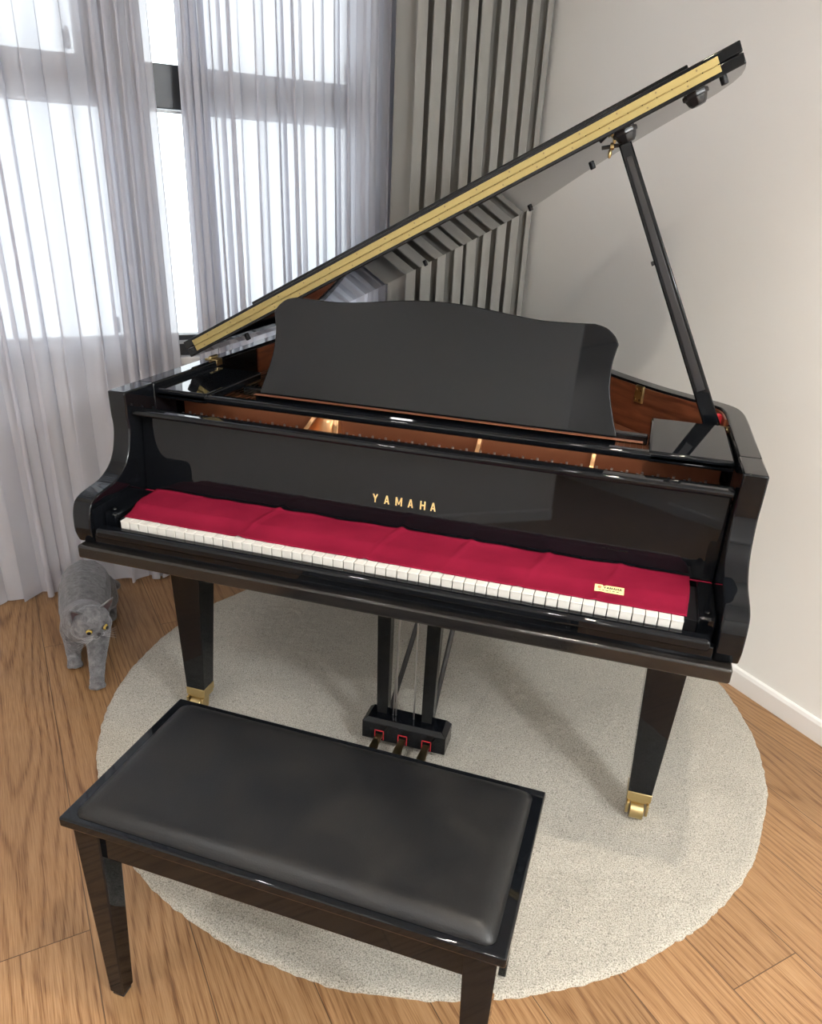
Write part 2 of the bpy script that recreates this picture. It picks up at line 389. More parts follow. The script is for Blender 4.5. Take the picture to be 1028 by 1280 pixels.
# ------------------------------------------------------------------ rug
def rug():
    bm = bmesh.new(); cx, cy, R = .0042, .5664, .976
    step = .008; n = int(2*R/step)+2; grid = {}
    for i in range(n+1):
        for j in range(n+1):
            x = -R-step + i*step*(2*R+2*step)/(n*step); y = -R-step + j*step*(2*R+2*step)/(n*step)
            a = math.atan2(y, x); rr = R + .006*noise.noise(Vector((cos(a)*6, sin(a)*6, 3))) + .004*noise.noise(Vector((cos(a)*40, sin(a)*40, 5)))
            d = sqrt(x*x+y*y)
            if d > rr + step*1.1: continue
            if d > rr: x *= rr/d; y *= rr/d
            edge = min(1, max(0, (rr-d)/.012))
            z = .003 + .0062*sqrt(edge) + edge*(.0036*noise.noise(Vector((x*115, y*115, 1))) + .0016*noise.noise(Vector((x*33, y*33, 9))) + .002*noise.noise(Vector((x*3, y*3, 4))))
            X, Y = cx+x, cy+y; hh = X*cos(PHI)+Y*sin(PHI)
            if hh > 1.350: X -= (hh-1.350)*cos(PHI); Y -= (hh-1.350)*sin(PHI)
            grid[i, j] = bm.verts.new((X, Y, min(max(z, .002), .0122)))
    for (i, j), v in grid.items():
        q = [grid.get(k) for k in ((i, j), (i+1, j), (i+1, j+1), (i, j+1))]
        if all(q): bm.faces.new(q)
    bd = [e for e in bm.edges if e.is_boundary]
    r = bmesh.ops.extrude_edge_only(bm, edges=bd)
    for g in r['geom']:
        if isinstance(g, bmesh.types.BMVert): g.co.z = .0
    bmesh.ops.recalc_face_normals(bm, faces=bm.faces)
    me = bpy.data.meshes.new('round_rug'); bm.to_mesh(me); bm.free(); me.materials.append(MAT['rug_wool'])
    for p in me.polygons: p.use_smooth = True
    o = bpy.data.objects.new('round_rug', me); COL.objects.link(o)
    return tag(o, 'large round cream wool rug under the grand piano', 'rug')
rug()

# ------------------------------------------------------------------ grand piano
W = .718; T = .046; ZT, ZB = .987, .69
P = thing('grand_piano', 'glossy black grand piano with open lid, standing on the round rug', 'piano', (0, .5, 0))
def catmull(pts, n=6):
    out = []
    for i in range(len(pts)-1):
        p0 = pts[max(i-1, 0)]; p1 = pts[i]; p2 = pts[i+1]; p3 = pts[min(i+2, len(pts)-1)]
        for k in range(n):
            t = k/n
            out.append(tuple(.5*((2*p1[a]) + (-p0[a]+p2[a])*t + (2*p0[a]-5*p1[a]+4*p2[a]-p3[a])*t*t + (-p0[a]+3*p1[a]-3*p2[a]+p3[a])*t**3) for a in (0, 1)))
    out.append(pts[-1]); return out
def offset(pts, d):
    out = []
    for i, p in enumerate(pts):
        a = pts[max(i-1, 0)]; b = pts[min(i+1, len(pts)-1)]
        tx, ty = b[0]-a[0], b[1]-a[1]; L = sqrt(tx*tx+ty*ty) or 1
        out.append((p[0]-ty/L*d, p[1]+tx/L*d))
    return out
BENT = [(W, .40), (W, .56), (.714, .645), (.700, .695), (.665, .735), (.61, .780), (.55, .83), (.50, .88), (.45, .935), (.40, .995), (.35, 1.06), (.30, 1.135), (.25, 1.22), (.19, 1.32), (.11, 1.41), (0, 1.465), (-.14, 1.487), (-.38, 1.487), (-.56, 1.46), (-.67, 1.38), (-W, 1.22), (-W, .8)]
OUT = [(W, .26)] + catmull(BENT, 6) + [(-W, .26)]
INN = offset(OUT, T); INN[0] = (W-T, .26); INN[-1] = (-W+T, .26)
case = MB().strip(OUT, INN, ZB, ZT).build('rim', 'lacquer', P, bev=.004, smooth=50)
# arms
ARM = catmull([(-.016, .674), (-.026, .70), (-.027, .722), (-.024, .748), (-.014, .770), (.006, .781), (.036, .787), (.072, .793), (.100, .805), (.122, .822), (.137, .845), (.146, .872), (.151, .902), (.148, .935), (.147, ZT)], 5)
arm = ARM + [(.262, ZT), (.262, .674)]
for s in (-1, 1):
    x0, x1 = sorted((s*W, s*(W-T)))
    MB().prism(arm, lambda y, z: (x0, y, z), lambda y, z: (x1, y, z)).build('arm', 'lacquer', P, bev=.0035, smooth=50)
# inner veneer, underside, soundboard, plate
I2 = [p for p in offset(OUT, T+.0045)]; INV = [(p, q) for p, q in zip(INN, I2) if p[1] > .565]
MB().strip([offset(OUT, T-.0005)[i] for i in range(len(OUT)) if INN[i][1] > .565], [q for p, q in INV], .79, ZT-.006).build('inner_rim', 'mahogany', P, smooth=50)
INSET = offset(OUT, T+.006)
poly = [p for p in INSET if p[1] > .27]
poly = [(W-T-.006, .262)] + poly + [(-W+T+.006, .262)]
MB().prism(poly, lambda x, y: (x, y, .70), lambda x, y: (x, y, .715)).build('bottom_board', 'black_satin', P, smooth=0)
MB().prism(poly, lambda x, y: (x, y, .785), lambda x, y: (x, y, .795)).build('soundboard', 'soundboard_wood', P, smooth=0)
# cast-iron plate with hump, struts
pl = MB()
pin = offset(OUT, T+.012); ring_in = offset(OUT, T+.085)
sel = [i for i in range(len(OUT)) if OUT[i][1] > .45]
pl.strip([pin[i] for i in sel], [ring_in[i] for i in sel], .835, .862)
pl.box((-.660, .262, .868), (.660, .372, .886)); pl.box((-.660, .368, .868), (.660, .46, .932)); pl.box((-.655, .455, .84), (.655, .56, .90))
plate = pl.build('cast_iron_plate', 'plate_bronze', P, bev=.004)
def xbar(x, x2, y2):
    m_ = MB(); m_.hexa([(x-.012, .45, .862), (x+.012, .45, .862), (x2+.012, y2, .845), (x2-.012, y2, .845)], [(x-.008, .45, .918), (x+.008, .45, .918), (x2+.006, y2, .885), (x2-.006, y2, .885)]); return m_
for x, x2, y2 in ((-.31, -.42, 1.40), (-.1, -.20, 1.41), (.125, 0, 1.36), (.385, .22, 1.12)):
    xbar(x, x2, y2).build('plate_bar', 'plate_bronze', P, bev=.003)
def fin(x, wd, sk=0):
    pr = [(.372, .934), (.362, .932), (.352, .922), (.345, .906), (.338, .893), (.328, .8865), (.372, .8865)]
    return MB().prism(pr, lambda y, z: (x-wd+sk*(z-.886), y, z), lambda y, z: (x+wd+sk*(z-.886), y, z))
for x, wd, sk in ((-.312, .006, .6), (-.226, .006, -.15), (.124, .005, .1), (.387, .005, .05)):
    fin(x, wd, sk).build('plate_fin', 'bronze_bright', P, bev=.001)
# flared web between the two fins
bm_ = MB(); N = 8
rowsv = []
for k in range(N+1):
    t = k/N; z = .887+.045*t; y = .3725-.034*(1-t)**2.2
    rowsv.append([bm_.bm.verts.new((-.306+.080*u+ (.02*t*(1-u)), y, z)) for u in (0, .5, 1)])
for a, b in zip(rowsv, rowsv[1:]):
    for i in (0, 1): bm_.bm.faces.new([a[i], a[i+1], b[i+1], b[i]])
web = bm_.build('plate_web', 'bronze_bright', P, smooth=80); md = web.modifiers.new('t', 'SOLIDIFY'); md.thickness = .003
# tuning pins and strings
pins = MB()
for k in range(118):
    x = -.64 + 1.28*k/117
    if abs(x+.27) < .05 or abs(x-.124) < .012 or abs(x-.387) < .012: continue
    y = .300 + .014*(k % 3)
    pins.tube([(x, y, .884), (x, y-.002, .906)], .0030, 6)
o = pins.build('tuning_pins', 'steel', P); o['kind'] = 'stuff'
strg = MB()
for k in range(90):
    x = -.62 + 1.22*k/89
    x2 = x - .10 if x < .3 else x-.16*(.6)
    ymax = 1.30 if x < -.1 else 1.30-(x+.1)*.85
    for q in (0,):
        strg.tube([(x, .375, .9345), (x, .46, .9345), (x2, ymax, .875)], .0006 if x > -.2 else .0014, 4, cap=False)
o = strg.build('strings', 'brass_dark', P); o['kind'] = 'stuff'
# small agraffes catching light along the gap
# action rail behind the fallboard
MB().box((-.668, .200, .74), (.668, .262, .884)).build('action_cover', 'black_satin', P)
# music desk assembly
def bar(name, y0, y1, z0, z1, x0=-.671, x1=.671, bev=.006, mtl='lacquer', seg=4):
    return MB().box((x0, y0, z0), (x1, y1, z1)).build(name, mtl, P, bev=bev, seg=seg)
bar('desk_rail', .262, .290, .9505, .970, bev=.007)
for s in (-1, 1):
    x0, x1 = (-.671, -.528) if s < 0 else (.500, .671)
    MB().box((x0, .262, .9495), (x1, .548, .9735)).build('desk_shelf', 'lacquer', P, bev=.006, seg=4)
bar('desk_frame', .364, .388, .936, .964, -.452, .430, bev=.003)
bar('desk_frame', .44, .465, .934, .955, -.527, .499, bev=.003)
half = [(.437, 0), (.422, .042), (.406, .098), (.402, .150), (.406, .182), (.409, .196), (.398, .213), (.378, .228), (.352, .2345), (.30, .2325), (.24, .232), (.18, .237), (.11, .2455), (.05, .251), (0, .2525)]
hp = [half[0]] + catmull(half[0:6], 4)[1:] + catmull(half[5:9], 4)[1:] + catmull(half[8:], 4)[1:]
deskpts = [(-.006+x, h) for x, h in hp] + [(-.006-x, h) for x, h in hp[::-1][1:]]
ta = radians(12)
def deskf(d):
    return lambda x, h: (x, .368 + h*sin(ta) + d*cos(ta), .9645 + h*cos(ta) - d*sin(ta))
desk = MB().prism(deskpts, deskf(0), deskf(.012)).build('music_desk', 'lacquer', P, bev=.0024, seg=3, smooth=40)
bar('desk_hinge', .350, .364, .9622, .9640, -.45, .488, bev=.0006, mtl='plate_bronze', seg=1)
# fallboard
tf = radians(4.2)
def fb(d):  # point on fallboard: x, height above .735, d in front
    return lambda x, h: (x, .186 + h*sin(tf) - d*cos(tf), .735 + h*cos(tf) + d*sin(tf))
FB = MB().prism([(-.670, 0), (.670, 0), (.670, .204), (-.670, .204)], fb(0), fb(-.012)).build('fallboard', 'lacquer', P, bev=.001)
MB().box((-.671, .160, .929), (.671, .192, .944)).build('nosing', 'lacquer', FB, bev=.006, seg=4)
MB().tube([fb(.004)(-.668, .002), fb(.004)(.668, .002)], .0020, 8).build('felt_strip', 'crimson_cloth', FB)
def letter(mb, ch, x, y, w, h, st, f0, f1):
    def q(*pts): mb.prism([(x+a*w, y+b*h) for a, b in pts], f0, f1)
    s = st
    if ch == 'A':
        q((0, 0), (s, 0), (.5+s*.32, 1), (.5-s*.55, 1)); q((1-s, 0), (1, 0), (.5+s*.55, 1), (.5-s*.32, 1)); q((.2, .22), (.8, .22), (.74, .38), (.26, .38))
    if ch == 'M':
        q((0, 0), (s, 0), (s, 1), (0, 1)); q((1-s, 0), (1, 0), (1, 1), (1-s, 1)); q((s, 1), (s, .66), (.5-s*.3, .12), (.5+s*.3, .12), (s+.02, 1)); q((1-s, 1), (.5-s*.3, .12), (.5+s*.3, .12), (1-s, .66))
    if ch == 'H':
        q((0, 0), (s, 0), (s, 1), (0, 1)); q((1-s, 0), (1, 0), (1, 1), (1-s, 1)); q((s, .42), (1-s, .42), (1-s, .6), (s, .6))
    if ch == 'Y':
        q((.5-s/2, 0), (.5+s/2, 0), (.5+s/2, .5), (.5-s/2, .5)); q((.5-s/2, .40), (.5+s/2, .46), (s, 1), (-.06, 1)); q((.5-s/2, .46), (.5+s/2, .40), (1.06, 1), (1-s, 1))
lt = MB()
for ch, x, wd in zip('YAMAHA', (-.0745, -.0475, -.0205, .0085, .0370, .0610), (.0115, .0125, .0155, .0125, .0125, .0125)):
    letter(lt, ch, x, .061, wd, .0195, .26 if ch != 'M' else .22, fb(.0008), fb(-.0002))
lt.build('lettering', 'gold_letter', FB, smooth=0)
# key bed, slip, blocks, keys
MB().box((-.709, -.038, .640), (.709, .43, .673)).build('key_bed', 'key_bed_lacquer', P, bev=.006, seg=3)
sl = MB(); sl.box((-.671, -.020, .672), (.671, -.004, .703)); sl.build('key_slip', 'lacquer', P, bev=.003, seg=3)
MB().box((-.655, -.036, .698), (.662, -.004, .722)).build('key_slip_rail', 'lacquer', P, bev=.008, seg=5)
MB().box((-.612, .004, .672), (.612, .17, .712)).build('key_frame', 'black_satin', P)
for s in (-1, 1):
    x0, x1 = sorted((s*.671, s*.6375))
    kb = MB(); kb.box((x0, .022, .672), (x1, .184, .738)); o = kb.build('key_block', 'lacquer', P, bev=.005, seg=3)
    MB().ball(((x0+x1)/2, .040, .741), (.0065, .0065, .005), 14).build('screw_cap', 'lacquer', o)
    x0, x1 = sorted((s*.638, s*.6135)); MB().box((x0, .035, .672), (x1, .184, .722)).build('key_filler', 'black_satin', P)
pitch = 1.2235/52
key0 = None
for k in range(52):
    x = -.61175 + k*pitch
    if key0 is None:
        kk = MB(); kk.box((x+.0010, 0, .713), (x+pitch-.0010, .165, .7315)); kk.box((x+.0007, -.0010, .7312), (x+pitch-.0007, .165, .7345))
        key0 = kk.build('white_key', 'key_white', P, bev=.0010, seg=2)
    else:
        o = key0.copy(); COL.objects.link(o); o.location.x = k*pitch
# legs
def leg(lx, ly, s, rear=False):
    """lx/ly: centre top"""
    z0, z1, zt = .0715, .0947, .642 if not rear else .702
    m_ = MB()
    if not rear:
        xo, xi, xob, xib, yt, yb, db, dt = .6805, .578, .6624, .604, .25, .2565, .0537, .0927
        q = lambda a, b, y0, y1, z: [(min(s*a, s*b), y0, z), (max(s*a, s*b), y0, z), (max(s*a, s*b), y1, z), (min(s*a, s*b), y1, z)]
        m_.hexa(q(xob, xib, yb, yb+db, z1), q(xo, xi, yt, yt+dt, zt)); cx, cy = s*(xob+xib)/2, yb+db/2
        bw = (xob-xib)/2
    else:
        q = lambda w_, d_, z: [(lx-w_, ly-d_, z), (lx+w_, ly-d_, z), (lx+w_, ly+d_, z), (lx-w_, ly+d_, z)]
        m_.hexa(q(.029, .027, z1), q(.051, .046, zt)); cx, cy, bw = lx, ly, .029; db = .054
    L = m_.build('leg', 'lacquer', P, bev=.0025)
    MB().box((cx-bw-.0008, cy-db/2-.0008, z0), (cx+bw+.0008, cy+db/2+.0008, z1+.0005)).build('ferrule', 'brass', L, bev=.0015)
    fk = MB(); fk.box((cx-.028, cy-.024, z0-.010), (cx+.028, cy+.024, z0+.002))
    yw = cy-.018
    for sx in (-1, 1):
        pr = [(yw-.018, z0-.004), (yw+.020, z0-.004), (yw+.014, .032), (yw+.006, .024), (yw-.008, .024), (yw-.017, .034)]
        a, b = sorted((cx+sx*.0275, cx+sx*.0205)); fk.prism(pr, lambda y, z: (a, y, z), lambda y, z: (b, y, z))
    fk.build('caster_fork', 'brass', L, bev=.0015)
    wh = MB(); n = 28
    zc = .037; r = .0245
    wh.prism([(yw+r*cos(2*pi*k/n), zc+r*sin(2*pi*k/n)) for k in range(n)], lambda y, z: (cx-.017, y, z), lambda y, z: (cx+.017, y, z))
    wh.build('caster_wheel', 'brass', L, bev=.002, smooth=35)
leg(0, 0, -1); leg(0, 0, 1); leg(-.22, 1.24, 0, True)
# pedal lyre
LY = MB(); x0, x1, y0, y1, za, zb = -.122, .1185, .2834, .3558, .0446, .1124
LY.hexa([(x0, y0, za), (x1, y0, za), (x1, y1, za), (x0, y1, za)], [(x0, y0, zb-.012), (x1, y0, zb-.012), (x1, y1, zb-.012), (x0, y1, zb-.012)])
LY.hexa([(x0, y0, zb-.0125), (x1, y0, zb-.0125), (x1, y1, zb-.0125), (x0, y1, zb-.0125)], [(x0+.014, y0+.010, zb), (x1-.014, y0+.010, zb), (x1-.014, y1-.006, zb), (x0+.014, y1-.006, zb)])
LY = LY.build('lyre_box', 'lacquer', P, bev=.0015)
for a, b, c_, d_ in ((-.095, -.055, -.088, -.056), (.044, .084, .041, .073)):
    MB().hexa([(c_, .306, zb-.004), (d_, .306, zb-.004), (d_, .334, zb-.004), (c_, .334, zb-.004)], [(a, .300, .641), (b, .300, .641), (b, .338, .641), (a, .338, .641)]).build('lyre_post', 'lacquer', P, bev=.002)
for x, xt in ((-.044, -.03), (.016, .012), (-.036, -.040)):
    MB().tube([(x, .322, zb-.004), (xt, .322, .642)], .0024, 8).build('pedal_rod', 'steel', P)
for xa, xb in ((-.062, .028), (.060, .10)):
    MB().tube([(xa, .346, .098), (xb, .66, .70)], .0075, 8).build('lyre_brace', 'black_satin', P)
for x in (-.071, -.003, .066):
    pd = MB(); prof = [(.300, .066), (.262, .066), (.235, .061), (.205, .050), (.190, .040), (.186, .034), (.192, .033), (.212, .042), (.240, .051), (.262, .055), (.300, .055)]
    n = len(prof)
    wdt = lambda y: .0095 + .006*max(0, min(1, (.262-y)/.06))
    A = [pd.bm.verts.new((x-wdt(y), y, z)) for y, z in prof]; B = [pd.bm.verts.new((x+wdt(y), y, z)) for y, z in prof]
    for i in range(n): pd.bm.faces.new([A[i], A[(i+1) % n], B[(i+1) % n], B[i]])
    for i in range(n//2):
        j = n-1-i
        if j-1 > i+1 or True:
            for V in (A, B):
                q = [V[i], V[i+1], V[j-1], V[j]] if i+1 != j-1 else [V[i], V[i+1], V[j]]
                if len(set(q)) >= 3 and i+1 <= j-1: pd.bm.faces.new(q)
    pd.build('pedal', 'brass_dark', LY, bev=.0015, smooth=50)
    fr = MB()
    for a, b in (((x-.0135, .2815, .048), (x-.0115, .2845, .079)), ((x+.0115, .2815, .048), (x+.0135, .2845, .079)), ((x-.0135, .2815, .077), (x+.0135, .2845, .079))): fr.box(a, b)
    fr.build('pedal_felt', 'red_felt', LY)
# lid
LA = radians(28.27)
LX = Vector((cos(LA), 0, sin(LA))); LN = Vector((-sin(LA), 0, cos(LA))); L0 = Vector((-.72, 0, 1.0))
def lid(h): return lambda u, y: tuple(L0 + LX*u + Vector((0, y, 0)) + LN*h)
ov = offset(OUT, -.030)
lo = [(1.4455, .509), (1.4475, .60)] + [(x+.72, y) for x, y in ov if y > .66 and x > -.60]
lo = [(1.4455, .509), (1.452, .60), (1.452, .68), (1.440, .745), (1.412, .805), (1.365, .850), (1.30, .885), (1.24, .925)] + catmull([(1.19, .965), (1.12, 1.035), (1.05, 1.125), (.97, 1.24), (.88, 1.37), (.78, 1.455), (.66, 1.495), (.5, 1.50), (.28, 1.50), (.12, 1.46), (.03, 1.38), (0, 1.24)], 5) + [(0, .509)]
LID = MB().prism(lo, lid(0), lid(.0205)).build('lid', 'lacquer', P, bev=.002, seg=3, smooth=40)
fl = [(0, .509), (1.4455, .509), (1.4455, .845), (1.43, .87), (.015, .87), (0, .845)]
FL = MB().prism(fl, lid(.0225), lid(.043)).build('lid_flap', 'lacquer', P, bev=.002, seg=3, smooth=40)
MB().prism([(.058, .850), (1.370, .850), (1.370, .870), (.058, .870)], lid(.043), lid(.091)).build('flap_lip', 'lacquer', FL, bev=.003)
def lidbox(u0, u1, y0, y1, h0, h1):
    b = lid(h0); t = lid(h1); return [b(u0, y0), b(u1, y0), b(u1, y1), b(u0, y1)], [t(u0, y0), t(u1, y0), t(u1, y1), t(u0, y1)]
hg = MB().hexa(*lidbox(.029, 1.402, .5072, .5092, .0075, .0205)).hexa(*lidbox(.029, 1.402, .5072, .5092, .0225, .0360))
n = 46
knk = MB()
for k in range(n):
    a, b = .030+1.37*k/n, .030+1.37*(k+.94)/n
    hg.tube([tuple(L0+LX*a+Vector((0, .5068, 0))+LN*.0215), tuple(L0+LX*b+Vector((0, .5068, 0))+LN*.0215)], .0014, 6)
HG = hg.build('lid_piano_hinge', 'brass_hinge', P, bev=.0003)
scr = None; uf = .06
for k in range(17):
    for h in (.0125, .0305):
        u = .06 + 1.31*(k + (.28 if h > .02 else 0))/16.4
        c0 = L0+LX*u+Vector((0, .5072, 0))+LN*h
        if scr is None:
            scr = MB().tube([tuple(c0), tuple(c0+Vector((0, -.0011, 0)))], .0021, 8).build('screw', 'brass_dark', HG); cf = c0.copy()
        else:
            o = scr.copy(); COL.objects.link(o); o.location = c0-cf
for u, y in ((1.408, .585), (1.095, .985), (.855, 1.36), (.44, 1.44), (.05, .75)):
    c0 = L0+LX*u+Vector((0, y, 0)); MB().tube([tuple(c0+LN*.002), tuple(c0-LN*.010)], .0075, 12).build('bumper', 'black_rubber', LID, bev=.002)
def cup(u, y):
    c0 = L0+LX*u+Vector((0, y, 0))
    d = MB(); d.tube([tuple(c0+LN*.001), tuple(c0-LN*.005), tuple(c0-LN*.0052), tuple(c0-LN*.016), tuple(c0-LN*.022)], [.027, .026, .023, .019, .0135], 8)
    d.build('prop_cup', 'black_satin', LID, bev=.0012)
cup(1.203, .600); cup(1.352, .592)
# lid prop
top = L0+LX*1.196+Vector((0, .602, 0))-LN*.018; bot = Vector((.648, .600, .950))
ax = (top-bot).normalized(); sd = Vector((0, 1, 0)); nn = ax.cross(sd).normalized()
def beam(mb, a, b, w0, w1, d0, d1):
    Q = lambda c, w_, d_: [tuple(c-nn*w_-sd*d_), tuple(c+nn*w_-sd*d_), tuple(c+nn*w_+sd*d_), tuple(c-nn*w_+sd*d_)]
    mb.hexa(Q(a, w0, d0), Q(b, w1, d1)); return mb
PR = beam(MB(), bot, top, .0185, .0135, .009, .008).build('lid_prop', 'lacquer', P, bev=.003)
beam(MB(), bot+ax*.10-sd*.0085, top-ax*.03-sd*.0075, .0095, .006, .0016, .0016).build('prop_fluting', 'black_satin', PR, bev=.001)
d_ = Vector((-1, 0, -.18)).normalized(); c0 = top - ax*.004
PB = MB().tube([tuple(c0+d_*.012), tuple(c0+d_*.050)], .0042, 10).build('prop_bolt', 'black_satin', PR)
wn = MB(); wn.tube([tuple(c0+d_*.024), tuple(c0+d_*.031)], .0075, 12)
for s in (-1, 1): wn.ball(tuple(c0 + d_*.0275 + Vector((.003*s, 0, s*.014))), (.0045, .004, .010), 10)
wn.build('wing_nut', 'brass', PB)
c1 = top-ax*.26
MB().tube([tuple(c1+nn*.012), tuple(c1+nn*.022)], .005, 8).build('prop_stud', 'black_rubber', PR)
MB().box((.636, .570, .925), (.674, .632, .948)).build('prop_bracket', 'brass', P, bev=.006, seg=3)
MB().tube([(.655, .575, .955), (.675, .575, .955)], .011, 14).build('prop_pivot', 'brass', P, bev=.002)
MB().box((.650, .628, .955), (.676, .650, .978)).build('prop_felt', 'red_felt', P, bev=.003)
# brass latch plate on the inner bent side and hinge on the left rim
cx_, cy_ = .480, .846
M_ = Matrix.Translation((cx_-.014, cy_-.010, 0)) @ Matrix.Rotation(radians(-46), 4, 'Z')
lp = MB(); lp.box((-.017, -.004, .938), (.017, .004, .9865), M_); 
LP = lp.build('latch_plate', 'brass', P, bev=.004)
for a, b in ((-.009, .974), (.009, .974), (-.009, .948), (.009, .948)):
    p0 = M_ @ Vector((a, -.0035, b)); p1 = M_ @ Vector((a, -.0065, b)); MB().tube([tuple(p0), tuple(p1)], .003, 8).build('screw', 'brass_dark', LP)
for y in (.575, 1.12):
    hb = MB(); hb.box((-.708, y-.016, .985), (-.674, y+.016, .990)); hb.tube([(-.690, y-.018, .993), (-.690, y+.018, .993)], .0052, 10)
    hb.box((-.676, y-.015, .972), (-.671, y+.015, .989)); hb.build('lid_hinge', 'brass', P, bev=.001)

# ------------------------------------------------------------------ key cover cloth
def cloth():
    bm = bmesh.new(); nx, ny = 260, 26; g = []
    for i in range(nx+1):
        row = []
        for j in range(ny+1):
            t = i/nx; v = j/ny
            xf = -.6135 + t*1.2295; xb = -.634 + t*1.257
            yf = .0195 + .0018*noise.noise(Vector((t*11, 1, 0))) + .0012*noise.noise(Vector((t*40, 2, 0)))
            yb = .179 + .004*noise.noise(Vector((t*9, 5, 0)))
            kx = min(1, v*1.6); x = xf + (xb-xf)*kx; y = yf + (yb-yf)*v
            z = .7353 + .0075*min(1, max(0, (v-.16)*4))**1.5
            if v > .93: z += .002*(v-.93)/.07*(1+2*noise.noise(Vector((t*14, 3, 0))))
            z += .0016*noise.noise(Vector((t*22, v*3, 0)))*min(1, v*3)
            for cx0, am in ((.0, 0), (.085, .2), (.25, .9), (.49, .8), (.62, .6), (.755, .6), (.875, .5)):
                skew = cx0 + .03*(v-.5)
                z += am*.0042*math.exp(-((t-skew)/.006)**2)*(.4+v)
                if v < .05: z += am*.0025*math.exp(-((t-skew)/.005)**2)
            row.append(bm.verts.new((x, y, z)))
        g.append(row)
    for i in range(nx):
        for j in range(ny): bm.faces.new([g[i][j], g[i+1][j], g[i+1][j+1], g[i][j+1]])
    me = bpy.data.meshes.new('key_cover_cloth'); bm.to_mesh(me); bm.free(); me.materials.append(MAT['crimson_cloth'])
    for p in me.polygons: p.use_smooth = True
    o = bpy.data.objects.new('key_cover_cloth', me); COL.objects.link(o)
    md = o.modifiers.new('thick', 'SOLIDIFY'); md.thickness = .0014; md.offset = 1
    return tag(o, 'crimson felt cover laid along the piano keys with a small gold label', 'keyboard cover')
CL = cloth()
lc = Vector((.4690, .0665, .7412)); la = radians(1.5)
def tagf(d): return lambda a, b: (lc.x + a*cos(la) - b*sin(la), lc.y + a*sin(la) + b*cos(la), lc.z + d + b*.20)
TG = MB().prism([(-.0285, -.0105), (.0285, -.0105), (.0285, .0105), (-.0285, .0105)], tagf(-.0012), tagf(0)).build('woven_label', 'label_paper', CL, smooth=0)
tl_ = MB()
for ch, x, wd in zip('YAMAHA', (-.0115, -.0055, .0003, .0072, .0131, .0190), (.005, .0052, .006, .0052, .0052, .0052)):
    letter(tl_, ch, x, -.0005, wd, .0062, .3, tagf(.0005), tagf(-.0005))
for a, b in ((-.020, .0045), (-.0135, .004), (-.0075, .006), (.0005, .0035), (.006, .005), (.0135, .005)):
    tl_.prism([(a, -.0065), (a+b, -.0065), (a+b, -.0050), (a, -.0050)], tagf(.0005), tagf(-.0005))
tl_.build('label_print', 'ink_black', TG, smooth=0)
rg = MB(); rr = .0035
for k in range(16):
    a0, a1 = 2*pi*k/16, 2*pi*(k+1)/16
    rg.prism([(-.0195+rr*cos(a0), .0025+rr*sin(a0)), (-.0195+rr*cos(a1), .0025+rr*sin(a1)), (-.0195+rr*.72*cos(a1), .0025+rr*.72*sin(a1)), (-.0195+rr*.72*cos(a0), .0025+rr*.72*sin(a0))], tagf(.0005), tagf(-.0005))
for a0 in (pi/2, pi/2+2*pi/3, pi/2-2*pi/3):
    p = Vector((cos(a0), sin(a0))); q = Vector((-p.y, p.x))*.0004; c2 = Vector((-.0195, .0025))
    rg.prism([tuple(c2+q), tuple(c2-q), tuple(c2+p*rr*.85-q), tuple(c2+p*rr*.85+q)], tagf(.0005), tagf(-.0005))
rg.build('label_emblem', 'ink_red', TG, smooth=0)

# ------------------------------------------------------------------ bench
B = thing('piano_bench', 'glossy black piano bench with padded black leather seat in front of the piano', 'bench', (.0354, -.409, 0), -.0187)
BM = Matrix.Translation((.0354, -.409, 0)) @ Matrix.Rotation(-.0187, 4, 'Z')
def bbuild(mb, name, mtl, par=None, **kw):
    bmesh.ops.transform(mb.bm, matrix=BM, verts=mb.bm.verts); return mb.build(name, mtl, par or B, **kw)
bw, bd, bz = .3803, .1775, .470
fr = MB(); fr.box((-bw, -bd, bz-.020), (bw, bd, bz)); bbuild(fr, 'seat_frame', 'lacquer', bev=.004, seg=3)
st = MB(); n = 60; mrows = []
sw, sdp = bw-.020, bd-.014
for i in range(n+1):
    row = []
    for j in range(n+1):
        u = -1+2*i/n; v = -1+2*j/n
        eu = min(1, (1-abs(u))*sw/.030); ev = min(1, (1-abs(v))*sdp/.030)
        e = sin(min(eu, 1)*pi/2)**.75*sin(min(ev, 1)*pi/2)**.75
        z = bz + .002 + .016*e + .006*(1-u*u)*(1-v*v) + .0008*noise.noise(Vector((u*4, v*2, 0)))
        # rounded corners
        x, y = u*sw, v*sdp; r = .018
        qx, qy = abs(x)-(sw-r), abs(y)-(sdp-r)
        if qx > 0 and qy > 0:
            d = sqrt(qx*qx+qy*qy); mxq = max(qx, qy)
            k = mxq/d if d else 1; x = math.copysign(sw-r+qx*k, x); y = math.copysign(sdp-r+qy*k, y)
        row.append(st.bm.verts.new((x, y-.002, z)))
    mrows.append(row)
for i in range(n):
    for j in range(n): st.bm.faces.new([mrows[i][j], mrows[i+1][j], mrows[i+1][j+1], mrows[i][j+1]])
bd_e = [e for e in st.bm.edges if e.is_boundary]; r = bmesh.ops.extrude_edge_only(st.bm, edges=bd_e)
for g in r['geom']:
    if isinstance(g, bmesh.types.BMVert): g.co.z = bz-.005
bbuild(st, 'seat_cushion', 'seat_leather', smooth=60)
zt = bz-.0195
for y0, y1 in ((-bd+.022, -bd+.040), (bd-.040, bd-.022)):
    ap = MB(); ap.box((-bw+.055, y0, zt-.072), (bw-.055, y1, zt)); bbuild(ap, 'apron', 'lacquer', bev=.002)
for x0, x1 in ((-bw+.022, -bw+.040), (bw-.040, bw-.022)):
    ap = MB(); ap.box((x0, -bd+.055, zt-.072), (x1, bd-.055, zt)); bbuild(ap, 'apron', 'lacquer', bev=.002)
